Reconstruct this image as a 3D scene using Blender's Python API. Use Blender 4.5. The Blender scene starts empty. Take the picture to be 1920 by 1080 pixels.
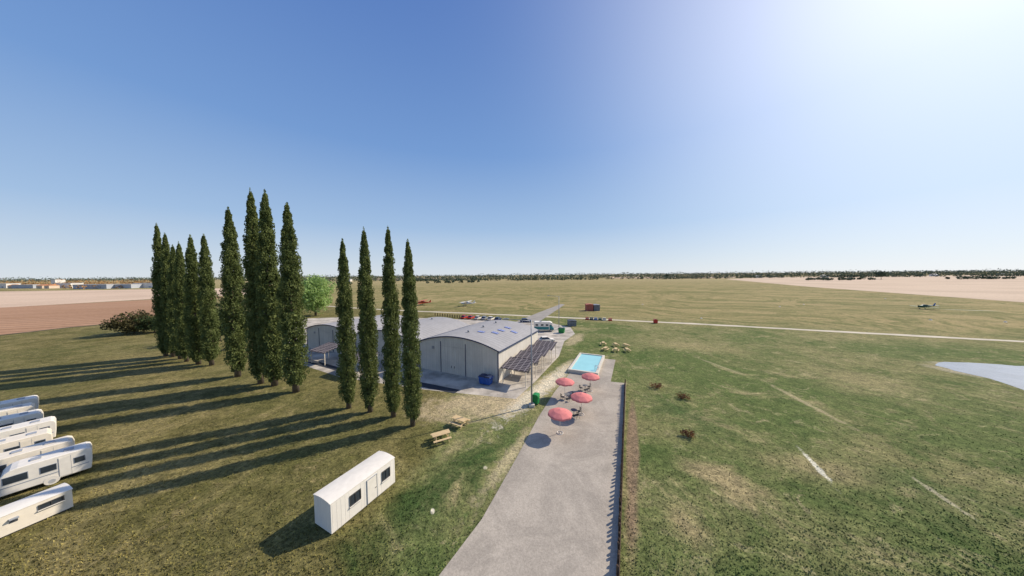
import bpy, math, random
from mathutils import Matrix, Vector
random.seed(7)
R=math.radians
sc=bpy.context.scene; C=sc.collection
# ---------------------------------------------------------------- camera
F=512.0; CH=18.0; PITCH=R(2.8); ROLL=R(-0.5)
M=Matrix.Rotation(math.pi/2-PITCH,3,'X')@Matrix.Rotation(ROLL,3,'Z')
cd=bpy.data.cameras.new('camera'); cam=bpy.data.objects.new('camera',cd); C.objects.link(cam)
cd.sensor_width=36; cd.lens=F/1920*36; cd.clip_end=30000; cd.clip_start=.1
cam.matrix_world=Matrix.Translation((0,0,CH))@M.to_4x4(); sc.camera=cam
def G(px,py,z=0.0):
    d=M@Vector(((px-960)/F,-(py-540)/F,-1)); t=(z-CH)/d.z
    return Vector((d.x*t,d.y*t,z))
def HT(b,px,py):
    d=M@Vector(((px-960)/F,-(py-540)/F,-1)); t=b.y/d.y
    return CH+t*d.z
# ---------------------------------------------------------------- mesh builder
class MB:
    def __init__(s): s.v=[]; s.f=[]
    def add(s,vs,fs):
        n=len(s.v); s.v+= [tuple(v) for v in vs]; s.f+=[tuple(i+n for i in f) for f in fs]; return s
    def box(s,x,y,z,sx,sy,sz,rz=0,rx=0,ry=0):
        m=Matrix.Rotation(rz,3,'Z')@Matrix.Rotation(ry,3,'Y')@Matrix.Rotation(rx,3,'X')
        vs=[m@Vector((a*sx/2,b*sy/2,c*sz/2))+Vector((x,y,z)) for a,b,c in ((-1,-1,-1),(1,-1,-1),(1,1,-1),(-1,1,-1),(-1,-1,1),(1,-1,1),(1,1,1),(-1,1,1))]
        return s.add(vs,[(0,3,2,1),(4,5,6,7),(0,1,5,4),(1,2,6,5),(2,3,7,6),(3,0,4,7)])
    def prismy(s,prof,y0,y1,inset=None):
        n=len(prof)
        vs=[(x,y0,z) for x,z in prof]+[(x,y1,z) for x,z in prof]
        return s.add(vs,[tuple(range(n)),tuple(range(2*n-1,n-1,-1))]+[(i,i+n,(i+1)%n+n,(i+1)%n) for i in range(n)])
    def band(s,xs,zs,lo,hi,y0,y1):
        n=len(xs); vs=[]
        for y in (y0,y1):
            vs+=[(x,y,z+lo) for x,z in zip(xs,zs)]+[(x,y,z+hi) for x,z in zip(xs,zs)]
        fs=[]
        for i in range(n-1):
            fs+=[(i,i+1,n+i+1,n+i),(2*n+i+1,2*n+i,3*n+i,3*n+i+1),(n+i,n+i+1,3*n+i+1,3*n+i),(i+1,i,2*n+i,2*n+i+1)]
        fs+=[(0,n,3*n,2*n),(n-1,3*n-1,4*n-1,2*n-1)]
        return s.add(vs,fs)
    def prismz(s,poly,z0,z1):
        n=len(poly)
        vs=[(p[0],p[1],z0) for p in poly]+[(p[0],p[1],z1) for p in poly]
        return s.add(vs,[tuple(range(n-1,-1,-1)),tuple(range(n,2*n))]+[(i,(i+1)%n,(i+1)%n+n,i+n) for i in range(n)])
    def tube(s,a,b,r0,r1=None,n=8,caps=True):
        r1=r0 if r1 is None else r1; a=Vector(a); b=Vector(b); d=(b-a).normalized()
        u=d.cross(Vector((0,0,1))); 
        if u.length<1e-3: u=Vector((1,0,0))
        u.normalize(); w=d.cross(u)
        vs=[]
        for p,r in ((a,r0),(b,r1)):
            for i in range(n):
                t=2*math.pi*i/n; vs.append(p+u*r*math.cos(t)+w*r*math.sin(t))
        fs=[(i,(i+1)%n,(i+1)%n+n,i+n) for i in range(n)]
        if caps: fs+=[tuple(range(n-1,-1,-1)),tuple(range(n,2*n))]
        return s.add(vs,fs)
    def loft(s,rings):
        n=len(rings[0]); vs=[p for r in rings for p in r]; fs=[]
        for k in range(len(rings)-1):
            for i in range(n): fs.append((k*n+i,k*n+(i+1)%n,(k+1)*n+(i+1)%n,(k+1)*n+i))
        fs+=[tuple(range(n-1,-1,-1)),tuple(range((len(rings)-1)*n,len(rings)*n))]
        return s.add(vs,fs)
    def sheet(s,poly,z): return s.add([(p[0],p[1],z) for p in poly],[tuple(range(len(poly)))])
    def build(s,name,mat,parent=None,smooth=False,bevel=0,seg=2):
        me=bpy.data.meshes.new(name); me.from_pydata(s.v,[],s.f); me.materials.append(mat); me.update()
        if smooth: me.polygons.foreach_set('use_smooth',[True]*len(me.polygons))
        o=bpy.data.objects.new(name,me); C.objects.link(o)
        if parent: o.parent=parent
        if bevel:
            b=o.modifiers.new('bevel','BEVEL'); b.width=bevel; b.segments=seg; b.limit_method='ANGLE'
        return o
def tag(o,label,cat,group=None,kind=None):
    if label:o['label']=label
    if cat:o['category']=cat
    if group:o['group']=group
    if kind:o['kind']=kind
    return o
def thing(name,label,cat,loc=(0,0,0),rz=0,group=None,scale=1):
    o=bpy.data.objects.new(name,None); C.objects.link(o); o.location=loc; o.rotation_euler=(0,0,rz)
    o.scale=(scale,)*3; o.empty_display_size=.3
    return tag(o,label,cat,group)
def dup(root,loc,rz,label,scale=None,group=None):
    def cp(o,par):
        c=o.copy(); C.objects.link(c)
        if par: c.parent=par
        for ch in list(o.children): cp(ch,c)
        return c
    r=cp(root,None); r.location=loc; r.rotation_euler=(0,0,rz); r['label']=label
    if group: r['group']=group
    if scale: r.scale=scale if isinstance(scale,(tuple,list)) else (scale,)*3
    return r
def struct(mb,name,mat,label,cat='ground'):
    o=mb.build(name,mat); return tag(o,label,cat,None,'structure')
# ---------------------------------------------------------------- nodes
class NT:
    def __init__(s,nt): s.t=nt
    def n(s,typ,props=None,ins=None,out=0):
        nd=s.t.nodes.new(typ)
        for k,v in (props or {}).items(): setattr(nd,k,v)
        for k,v in (ins or {}).items():
            if isinstance(v,bpy.types.NodeSocket): s.t.links.new(v,nd.inputs[k])
            else: nd.inputs[k].default_value=v
        return nd.outputs[out]
    def math(s,op,a,b=0.0,clamp=False): return s.n('ShaderNodeMath',{'operation':op,'use_clamp':clamp},{0:a,1:b})
    def mix(s,f,a,b,bt='MIX'):
        c=lambda v: v if isinstance(v,bpy.types.NodeSocket) else (*v,1)[:4]
        return s.n('ShaderNodeMix',{'data_type':'RGBA','blend_type':bt},{0:f,6:c(a),7:c(b)},2)
    def noise(s,vec,scale,detail=4,rough=.6,dist=0): return s.n('ShaderNodeTexNoise',None,{'Vector':vec,'Scale':scale,'Detail':detail,'Roughness':rough,'Distortion':dist})
    def rng(s,v,a,b,c=0.0,d=1.0,smooth=True): return s.n('ShaderNodeMapRange',{'interpolation_type':'SMOOTHSTEP' if smooth else 'LINEAR'},{0:v,1:a,2:b,3:c,4:d})
def newmat(name):
    m=bpy.data.materials.new(name); m.use_nodes=True; t=m.node_tree; b=t.nodes['Principled BSDF']; return m,NT(t),b
def mat(name,col,rough=.7,metal=0,var=.15,scale=3,bump=0,spec=None,stretch=(1,1,1)):
    m,n,b=newmat(name)
    v=n.n('ShaderNodeTexCoord',out=3)
    if stretch!=(1,1,1): v=n.n('ShaderNodeVectorMath',{'operation':'MULTIPLY'},{0:v,1:stretch})
    f=n.noise(v,scale,6,.65)
    f=n.rng(f,.3,.7)
    c=n.mix(f,[x*(1-var) for x in col],[min(1,x*(1+var)) for x in col])
    n.t.links.new(c,b.inputs['Base Color']); b.inputs['Roughness'].default_value=rough; b.inputs['Metallic'].default_value=metal
    if spec is not None: b.inputs['Specular IOR Level'].default_value=spec
    if bump:
        bm=n.n('ShaderNodeBump',None,{'Strength':bump,'Distance':.05,'Height':n.noise(v,scale*6,4)})
        n.t.links.new(bm,b.inputs['Normal'])
    return m
def ribmat(name,col,k,axis,depth=.03,var=.15,rough=.6,dark=.75,metal=0,spec=.5):
    m,n,b=newmat(name)
    v=n.n('ShaderNodeTexCoord',out=3); sp=n.t.nodes.new('ShaderNodeSeparateXYZ'); n.t.links.new(v,sp.inputs[0])
    a=n.math('ADD',sp.outputs[0],sp.outputs[1]) if axis=='xy' else sp.outputs['xyz'.index(axis)]
    s=n.math('SINE',n.math('MULTIPLY',a,k))
    st=n.noise(n.n('ShaderNodeVectorMath',{'operation':'MULTIPLY'},{0:v,1:(1.2,1.2,.12)}),1.3,6,.7)
    big=n.noise(v,.35,4)
    c=n.mix(n.rng(st,.35,.7),[x*(1-var) for x in col],[min(1,x*(1+var)) for x in col])
    c=n.mix(n.rng(big,.35,.65,0,.6),c,[x*dark for x in col])
    seam=n.rng(s,.9,1.0,0,.3)
    c=n.mix(seam,c,[x*.5 for x in col])
    n.t.links.new(c,b.inputs['Base Color']); b.inputs['Roughness'].default_value=rough; b.inputs['Metallic'].default_value=metal
    b.inputs['Specular IOR Level'].default_value=spec
    bm=n.n('ShaderNodeBump',None,{'Strength':.6,'Distance':depth,'Height':s}); n.t.links.new(bm,b.inputs['Normal'])
    return m
def leafmat(name,c0,c1,trans=.25):
    m,n,b=newmat(name)
    rnd=n.n('ShaderNodeNewGeometry',out=8)
    pos=n.n('ShaderNodeTexCoord',out=3)
    cl=n.rng(n.noise(pos,.9,3),.35,.65)
    c=n.mix(n.math('ADD',n.math('MULTIPLY',rnd,.5),n.math('MULTIPLY',cl,.5)),c0,c1)
    n.t.links.new(c,b.inputs['Base Color']); b.inputs['Roughness'].default_value=.75; b.inputs['Specular IOR Level'].default_value=.2
    tr=n.n('ShaderNodeBsdfTranslucent',None,{'Color':c})
    mx=n.n('ShaderNodeMixShader',None,{0:trans,1:b.outputs[0],2:tr})
    n.t.links.new(mx,n.t.nodes['Material Output'].inputs[0]); return m
# ---------------------------------------------------------------- ground colour
def gcolor(n,tuft=False):
    pos=n.n('ShaderNodeNewGeometry',out=0)
    sp=n.t.nodes.new('ShaderNodeSeparateXYZ'); n.t.links.new(pos,sp.inputs[0]); X,Y=sp.outputs[0],sp.outputs[1]
    big=n.noise(pos,.03,5,.6,.6); mid=n.noise(pos,.14,7,.72,.9); sm=n.noise(pos,1.0,6,.78,.6); fine=n.noise(pos,4.0,6,.85)
    md2=n.noise(pos,.33,6,.75,1.4)
    c=n.mix(n.rng(big,.38,.62),(.122,.158,.055),(.225,.215,.10))
    c=n.mix(n.rng(mid,.52,.68,0,.75),c,(.36,.305,.17))
    c=n.mix(n.rng(mid,.49,.35,0,.75),c,(.08,.122,.038))
    c=n.mix(n.rng(md2,.55,.68,0,.6),c,(.42,.36,.215))
    c=n.mix(n.rng(md2,.47,.34,0,.6),c,(.075,.112,.038))
    lc=n.mix(n.rng(mid,.36,.64),(.125,.115,.043),(.245,.205,.092))
    lc=n.mix(n.rng(big,.6,.4,0,.4),lc,(.11,.12,.043))
    lc=n.mix(n.rng(md2,.54,.7,0,.6),lc,(.34,.27,.14))
    lc=n.mix(n.rng(md2,.46,.34,0,.6),lc,(.085,.08,.032))
    lm=n.rng(n.math('ADD',X,n.math('MULTIPLY',n.math('SUBTRACT',mid,.5),14)),-6.0,-11.0)
    c=n.mix(lm,c,lc)
    wob=n.n('ShaderNodeVectorMath',{'operation':'SCALE'},{0:n.n('ShaderNodeTexNoise',None,{'Vector':pos,'Scale':.012,'Detail':3.0},1),3:38.0})
    wpos=n.n('ShaderNodeVectorMath',{'operation':'ADD'},{0:pos,1:wob})
    rot=n.n('ShaderNodeMapping',{'vector_type':'TEXTURE'},{0:wpos,2:(0,0,R(-21)),3:(60,5,1)})
    stv=n.noise(rot,1.0,6,.66,.4)
    rot2=n.n('ShaderNodeMapping',{'vector_type':'TEXTURE'},{0:wpos,2:(0,0,R(-17)),3:(220,30,1)})
    stb=n.noise(rot2,1.0,5,.6,.3)
    fc=n.mix(n.rng(stv,.36,.64),(.175,.175,.07),(.33,.27,.132))
    fc=n.mix(n.rng(stb,.42,.64,0,.7),fc,(.40,.315,.165))
    fc=n.mix(n.rng(stb,.48,.36,0,.5),fc,(.16,.17,.065))
    fc=n.mix(n.rng(md2,.45,.3,0,.5),fc,(.12,.13,.05))
    d=n.math('ADD',n.math('MULTIPLY',X,.358),n.math('MULTIPLY',Y,.934))
    fm=n.rng(n.math('ADD',d,n.math('MULTIPLY',n.math('SUBTRACT',mid,.5),16)),92,140)
    c=n.mix(fm,c,fc)
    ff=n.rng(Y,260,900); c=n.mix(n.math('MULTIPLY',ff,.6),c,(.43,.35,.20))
    def patch(p0,p1,w,col,a=1.0,soft=.5,over=1.0,rag=.8,nz=None):
        nonlocal c
        A=G(*p0); B=G(*p1); dd=B-A; L=dd.length/2*over
        mp=n.n('ShaderNodeMapping',{'vector_type':'TEXTURE'},{0:pos,1:tuple((A+B)/2),2:(0,0,math.atan2(dd.y,dd.x)),3:(L,w,1000)})
        ln=n.n('ShaderNodeVectorMath',{'operation':'LENGTH'},{0:mp},1)
        v=n.math('ADD',ln,n.math('MULTIPLY',n.math('SUBTRACT',nz or mid,.5),rag*2))
        c=n.mix(n.rng(v,1.0,1.0-soft,0,a),c,col)
    patch((770,770),(1010,745),6.0,(.48,.39,.26),.85,.7,1.15,1.4)
    patch((940,790),(1075,680),2.4,(.57,.48,.35),.95,.7,1.1,1.2)
    patch((940,790),(1075,680),1.8,(.68,.62,.5),.8,.5,1.1,2.2,sm)
    patch((1005,790),(880,960),1.1,(.52,.44,.28),.8,.8,1.2,1.4,sm)
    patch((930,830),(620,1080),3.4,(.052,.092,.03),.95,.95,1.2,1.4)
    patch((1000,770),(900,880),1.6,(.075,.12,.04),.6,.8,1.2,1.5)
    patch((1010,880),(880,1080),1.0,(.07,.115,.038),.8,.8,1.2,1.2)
    patch((806,960),(816,957),.35,(.75,.7,.6),.9,.5,1,.3)
    patch((905,878),(915,876),.3,(.6,.55,.42),.7,.5,1,.3)
    patch((1186,740),(1184,1100),.75,(.26,.19,.13),.95,.5,1.1,.5)
    patch((1062,650),(1090,625),2.6,(.46,.38,.25),.8,.7,1.2,1.2)
    patch((1290,870),(1480,960),2.8,(.38,.305,.175),.85,.9,1.2,1.5)
    patch((1250,920),(1330,1060),1.9,(.37,.30,.17),.8,.9,1.2,1.5)
    patch((1190,640),(1420,660),7,(.38,.31,.17),.5,.9,1.2,1.5)
    patch((1500,690),(1800,760),8,(.36,.30,.165),.6,.9,1.2,1.5)
    patch((1420,860),(1700,900),2.4,(.37,.30,.17),.6,.9,1.2,1.6)
    patch((1180,740),(1420,820),4,(.07,.115,.04),.7,.9,1.2,1.5)
    patch((1600,860),(1900,1000),4.5,(.08,.125,.042),.7,.9,1.2,1.4)
    patch((1493,835),(1577,924),.3,(.80,.76,.64),.9,.6,1,1.5,sm)
    patch((1680,875),(1880,1008),.28,(.56,.5,.36),.7,.7,1,1.6,sm)
    patch((1415,705),(1660,835),.6,(.50,.42,.26),.7,.8,1,1.7,sm)
    patch((1300,668),(1420,712),.6,(.48,.42,.26),.5,.8,1,1.7,sm)
    patch((1750,579.5),(1895,584),.6,(.85,.8,.68),.95,.5,1,.3,sm)
    patch((1760,689),(2100,720),6.5,(.46,.40,.29),.85,.35,1.25,.6)
    c=n.mix(1.0,c,n.mix(n.rng(sm,.32,.68),(.68,.69,.68),(1.28,1.25,1.18)),'MULTIPLY')
    c=n.mix(1.0,c,n.mix(n.rng(fine,.34,.66),(.50,.51,.50),(1.47,1.44,1.36)),'MULTIPLY')
    return c,sm,fine,mid
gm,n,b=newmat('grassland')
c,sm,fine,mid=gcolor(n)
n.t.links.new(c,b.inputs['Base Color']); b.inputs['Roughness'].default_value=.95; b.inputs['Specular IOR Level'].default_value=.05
h=n.math('ADD',n.math('MULTIPLY',fine,.5),n.math('MULTIPLY',sm,1.0))
n.t.links.new(n.n('ShaderNodeBump',None,{'Strength':.7,'Distance':.2,'Height':h}),b.inputs['Normal'])
S=9000
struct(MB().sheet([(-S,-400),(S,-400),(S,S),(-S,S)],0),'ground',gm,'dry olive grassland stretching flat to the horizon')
tm,n,b=newmat('tufts'); c,_,_,_=gcolor(n)
rnd=n.n('ShaderNodeNewGeometry',out=8)
c=n.mix(1.0,c,n.mix(rnd,(.7,.75,.65),(1.5,1.5,1.3)),'MULTIPLY')
n.t.links.new(c,b.inputs['Base Color']); b.inputs['Roughness'].default_value=.9; b.inputs['Specular IOR Level'].default_value=.1
# ---------------------------------------------------------------- materials
M_=dict(
 concrete=mat('concrete',(.45,.40,.335),.95,0,.38,.25,.2,.1),
 tarmac=mat('grey tarmac',(.33,.30,.26),.95,0,.12,.3,0,.1),
 strip=mat('dark strip',(.045,.05,.06),.95,0,.2,.5,0,.2),
 dirt=mat('pale dirt',(.56,.485,.36),.95,0,.15,.2),
 wall=ribmat('hangar cladding',(.70,.645,.56),2*math.pi/.5,'xy',.02,.08,.8,.82,0,.1),
 roof=ribmat('hangar roof sheet',(.39,.375,.365),2*math.pi/1.0,'y',.02,.08,.8,.84,0,.1),
 navy=mat('navy trim',(.05,.065,.12),.8,0,.1,3,0,.1),
 white=mat('white paint',(.80,.74,.64),.55,0,.05,2,0,.3),
 cream=mat('cream paint',(.79,.705,.57),.55,0,.06,2,0,.3),
 siding=mat('white steel siding',(.81,.755,.665),.7,0,.06,1.2,0,.2,stretch=(1,1,.3)),
 glass=mat('dark glass',(.035,.045,.055),.25,0,.2,1),
 frame=mat('dark frame',(.05,.05,.05),.5,0,.1),
 grey=mat('grey metal',(.30,.31,.33),.5,.3,.1),
 greystripe=mat('grey stripe',(.32,.34,.37),.5,0,.05),
 bluestripe=mat('blue stripe',(.10,.18,.38),.5,0,.05),
 tyre=mat('tyre rubber',(.025,.025,.025),.9,0,.1),
 rim=mat('wheel rim',(.6,.6,.6),.4,.3,.05),
 wood=mat('pale picnic wood',(.66,.48,.25),.8,0,.2,4,.2,stretch=(1,6,6)),
 fencew=mat('dark fence wood',(.10,.068,.046),.95,0,.4,5,.3,.1),
 bark=mat('bark',(.11,.085,.06),.95,0,.3,5,.5),
 pink=mat('salmon canopy',(.70,.23,.21),.85,0,.08,3,0,.1),
 pink2=mat('pole white',(.75,.70,.62),.5,0,.05),
 black=mat('black metal',(.02,.02,.022),.6,.0,.1),
 coping=mat('pool coping',(.62,.56,.46),.8,0,.08,2),
 green=mat('green plastic',(.015,.24,.055),.5,0,.12,3),
 dkgreen=mat('dark green paint',(.02,.09,.05),.5,0,.12,3),
 blue=mat('blue steel',(.015,.085,.36),.5,0,.15,3),
 dblue=mat('dark lid',(.02,.035,.09),.5,0,.15,3),
 red=mat('red paint',(.55,.03,.02),.4,0,.08,2),
 orange=mat('orange paint',(.60,.10,.03),.4,0,.08,2),
 rust=mat('red brown shed boards',(.42,.12,.08),.8,0,.15,2),
 dgrey=mat('dark grey panel',(.06,.065,.075),.6,0,.15,2),
 midgrey=mat('mid grey panel',(.17,.18,.19),.8,0,.15,2),
 silver=mat('silver car paint',(.45,.46,.47),.35,.5,.04),
 navycar=mat('navy car paint',(.02,.04,.12),.35,0,.04),
 teal=mat('teal stripe',(.02,.20,.20),.5,0,.08),
)
# worn terrace tarmac: stains, fine aggregate, faint joints
m,n,b=newmat('terrace tarmac'); pos=n.n('ShaderNodeNewGeometry',out=0)
w1=n.noise(pos,.22,6,.7,.8); w2_=n.noise(pos,1.6,6,.75); w3=n.noise(pos,9,4,.8)
c=n.mix(n.rng(w1,.36,.64),(.35,.305,.25),(.46,.40,.325)); c=n.mix(n.rng(w2_,.5,.72,0,.4),c,(.52,.46,.38)); c=n.mix(n.rng(w2_,.44,.3,0,.35),c,(.27,.24,.20))
c=n.mix(1.0,c,n.mix(n.rng(w3,.3,.7),(.82,.82,.82),(1.16,1.16,1.15)),'MULTIPLY')
n.t.links.new(c,b.inputs['Base Color']); b.inputs['Roughness'].default_value=.95; b.inputs['Specular IOR Level'].default_value=.08
n.t.links.new(n.n('ShaderNodeBump',None,{'Strength':.4,'Distance':.03,'Height':w3}),b.inputs['Normal']); M_['terrace']=m
m,n,b=newmat('solar cells'); v=n.n('ShaderNodeTexCoord',out=3)
br=n.n('ShaderNodeTexBrick',{'offset':0.0},{'Vector':v,'Color1':(.05,.045,.055,1),'Color2':(.09,.075,.08,1),'Mortar':(.34,.30,.29,1),'Scale':1.0,'Mortar Size':.06,'Brick Width':.95,'Row Height':.5})
n.t.links.new(br,b.inputs['Base Color']); b.inputs['Roughness'].default_value=.9; b.inputs['Specular IOR Level'].default_value=.05; M_['solar']=m
m,n,b=newmat('blue solar cells'); v=n.n('ShaderNodeTexCoord',out=3)
br=n.n('ShaderNodeTexBrick',{'offset':0.0},{'Vector':v,'Color1':(.09,.14,.42,1),'Color2':(.12,.18,.5,1),'Mortar':(.35,.38,.48,1),'Scale':1.0,'Mortar Size':.08,'Brick Width':.5,'Row Height':.5})
n.t.links.new(br,b.inputs['Base Color']); b.inputs['Roughness'].default_value=.8; b.inputs['Specular IOR Level'].default_value=.1; M_['bsolar']=m
def fieldmat(name,c0,c1,k,ang,amt=.6,fur=0):
    m,n,b=newmat(name); pos=n.n('ShaderNodeNewGeometry',out=0)
    mp=n.n('ShaderNodeMapping',{'vector_type':'TEXTURE'},{0:pos,2:(0,0,ang),3:(120,k,1)})
    s=n.noise(mp,1.0,5,.6); big=n.noise(pos,.012,4)
    c=n.mix(n.rng(s,.35,.65,0,amt),c0,c1); c=n.mix(n.rng(big,.4,.65,0,.5),c,[x*.8 for x in c0])
    if fur:
        mp2=n.n('ShaderNodeMapping',{'vector_type':'TEXTURE'},{0:pos,2:(0,0,ang),3:(1,fur,1)})
        sp=n.t.nodes.new('ShaderNodeSeparateXYZ'); n.t.links.new(mp2,sp.inputs[0])
        sn=n.math('SINE',n.math('ADD',sp.outputs[1],n.math('MULTIPLY',s,3.0))); c=n.mix(n.rng(sn,.0,1,0,.6),c,[x*.6 for x in c0])
    f=n.noise(pos,.8,4,.7); c=n.mix(1.0,c,n.mix(n.rng(f,.3,.7),(.85,.85,.85),(1.12,1.12,1.1)),'MULTIPLY')
    n.t.links.new(c,b.inputs['Base Color']); b.inputs['Roughness'].default_value=.95; b.inputs['Specular IOR Level'].default_value=.05
    return m
def water(name,col,rough,bump,scale,spec=.5,var=.15):
    m,n,b=newmat(name); pos=n.n('ShaderNodeNewGeometry',out=0); nz=n.noise(pos,scale,4); bg_=n.noise(pos,scale*.15,4)
    c=n.mix(n.rng(bg_,.35,.65),[x*(1-var) for x in col],[min(1,x*(1+var)) for x in col]); n.t.links.new(c,b.inputs['Base Color'])
    b.inputs['Roughness'].default_value=rough; b.inputs['Specular IOR Level'].default_value=spec; n.t.links.new(n.n('ShaderNodeBump',None,{'Strength':bump,'Distance':.03,'Height':nz}),b.inputs['Normal']); return m
M_['pool']=water('pool water',(.34,.66,.66),.2,.12,2.5,.3,.03)
M_['pond']=water('pond water',(.13,.15,.185),.22,.4,1.5,.45,.2)
# ---------------------------------------------------------------- fields, tracks, apron
def P(lst): return [G(x,y) for x,y in lst]
tan=fieldmat('tan stubble',(.63,.46,.33),(.69,.53,.39),6,R(15))
br_=fieldmat('ploughed earth',(.42,.24,.14),(.50,.31,.20),2.2,R(20),.9,1.1)
struct(MB().sheet(P([(-1500,640),(-1500,563),(-200,549.5),(300,542),(470,540),(470,552),(300,560),(0,577),(-400,598)]),.03),'tan_field',tan,'pale pinkish tan stubble field at the far left','field')
struct(MB().sheet(P([(-400,598),(0,577),(300,561),(420,556),(300,590),(228,604),(0,628),(-500,690)]),.05),'ploughed_field',br_,'brown ploughed field behind the caravans at left','field')
struct(MB().sheet(P([(1360,523.5),(1440,519.5),(1920,515),(3000,508),(3000,640),(1920,567),(1700,551),(1520,538)]),.03),'stubble_field',fieldmat('stubble',(.60,.455,.325),(.68,.53,.39),8,R(-20)),'wide pale stubble field at the far right','field')
for pts,lab in ((([(640,524),(760,521.5),(900,522),(760,526)]),'thin tan field strip before the far trees at centre left'),(([(1130,519.2),(1400,518.6),(1370,521.5),(1150,522)]),'thin tan field strip before the far trees at centre right')):
    struct(MB().sheet(P(pts),.06),'far_field',tan,lab,'field')
def strip(pts,w,z,jit=0):
    ps=[G(*p) for p in pts]; L=[];Rr=[]
    q=[]
    for a,b in zip(ps,ps[1:]):
        k=max(1,int((b-a).length/4))
        for i in range(k): q.append(a.lerp(b,i/k))
    q.append(ps[-1])
    for i,p in enumerate(q):
        d=(q[min(i+1,len(q)-1)]-q[max(i-1,0)]).normalized(); nn=Vector((-d.y,d.x,0)); ww=w/2*(1+random.uniform(-jit,jit))
        L.append(p+nn*ww); Rr.append(p-nn*w/2*(1+random.uniform(-jit,jit)))
    mb=MB(); k=len(q)
    mb.add([(v.x,v.y,z) for v in L+Rr],[(k+i,k+i+1,i+1,i) for i in range(k-1)]); return mb
struct(strip([(600,573),(690,579),(780,583.5),(870,587),(960,591),(1060,595.5),(1300,607),(1620,624.5),(1920,640.5),(2600,678)],2.6,.02,.25),'dirt_track',M_['dirt'],'pale dirt track crossing the airfield grass','track')
struct(strip([(-300,642),(0,629),(130,614),(228,606)],1.6,.06,.2),'field_margin',mat('margin',(.10,.085,.05),.95,0,.3,.3),'dark margin along the ploughed field','track')
struct(MB().sheet(P([(968,603),(1010,604),(1034,588),(1059,571),(1052,570),(1010,586)]),.03),'access_road',M_['tarmac'],'short grey road leading away behind the hangars','road')
struct(MB().sheet(P([(540,655),(566,684),(640,708),(800,731),(967,748),(1003,716),(1048,668),(1058,640),(1078,626),(1070,614),(1035,606),(900,600),(700,593),(540,598)]),.008),'apron',M_['concrete'],'stained pale concrete apron round the hangars','pavement')
struct(MB().sheet(P([(562,668),(640,690),(640,698),(566,677)]),.014),'dark_strip',M_['strip'],'dark strip before the far left hangar','pavement')  # flat near-black quads laid on the apron, one before each of two hangars
struct(MB().sheet(P([(752,709),(862,731),(852,738),(748,717)]),.014),'dark_strip',M_['strip'],'dark strip before the nearest hangar','pavement')
TERR=P([(1082,668),(1154,675),(1145,716),(1174,719),(1160,1090),(1146,1600),(420,1600),(822,1082),(903,975),(968,860),(1010,782),(1040,735),(1066,703)])
struct(MB().prismz(TERR,-.1,.05),'terrace',M_['terrace'],'long grey tarmac terrace running up to the pool','pavement')
shore=P([(1752,682),(1775,679.5),(1830,680),(1920,686),(2300,720),(2300,850),(1920,731),(1870,716),(1815,702),(1780,694)])
sh=[]
for a,b2 in zip(shore,shore[1:]+shore[:1]):
    k=max(1,int((b2-a).length/1.2)); nn=Vector((-(b2-a).y,(b2-a).x,0)).normalized()
    for i in range(k): sh.append(a.lerp(b2,i/k)+nn*(random.uniform(-.35,.35)+.5*math.sin(len(sh)*.55)))
struct(MB().sheet(sh,.01),'pond',M_['pond'],'pale pond reflecting the sky at right edge','water')
# ---------------------------------------------------------------- pool
t=thing('swimming_pool','rectangular pool of turquoise water with pale raised coping','swimming pool',(14.9,53.4,0),R(-24.5))
W,L=5.3,11.6; w2=.45
mb=MB()
for sx in (-1,1): mb.box(sx*(W/2-w2/2),0,.31,w2,L,.62)
for sy in (-1,1): mb.box(0,sy*(L/2-w2/2),.31,W-2*w2,w2,.62)
mb.build('coping',M_['coping'],t,bevel=.03)
MB().box(0,0,.25,W-2*w2,L-2*w2,.44).build('water',M_['pool'],t)
lad=MB()
for s in (-.22,.22):
    x=W/2-.2; y=-L/2+2+s
    lad.tube((x,y,.6),(x,y,1.25),.03); lad.tube((x,y,1.25),(x-.55,y,1.25),.03); lad.tube((x-.55,y,1.25),(x-.55,y,.3),.03)
lad.build('ladder',M_['rim'],t,True)
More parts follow.
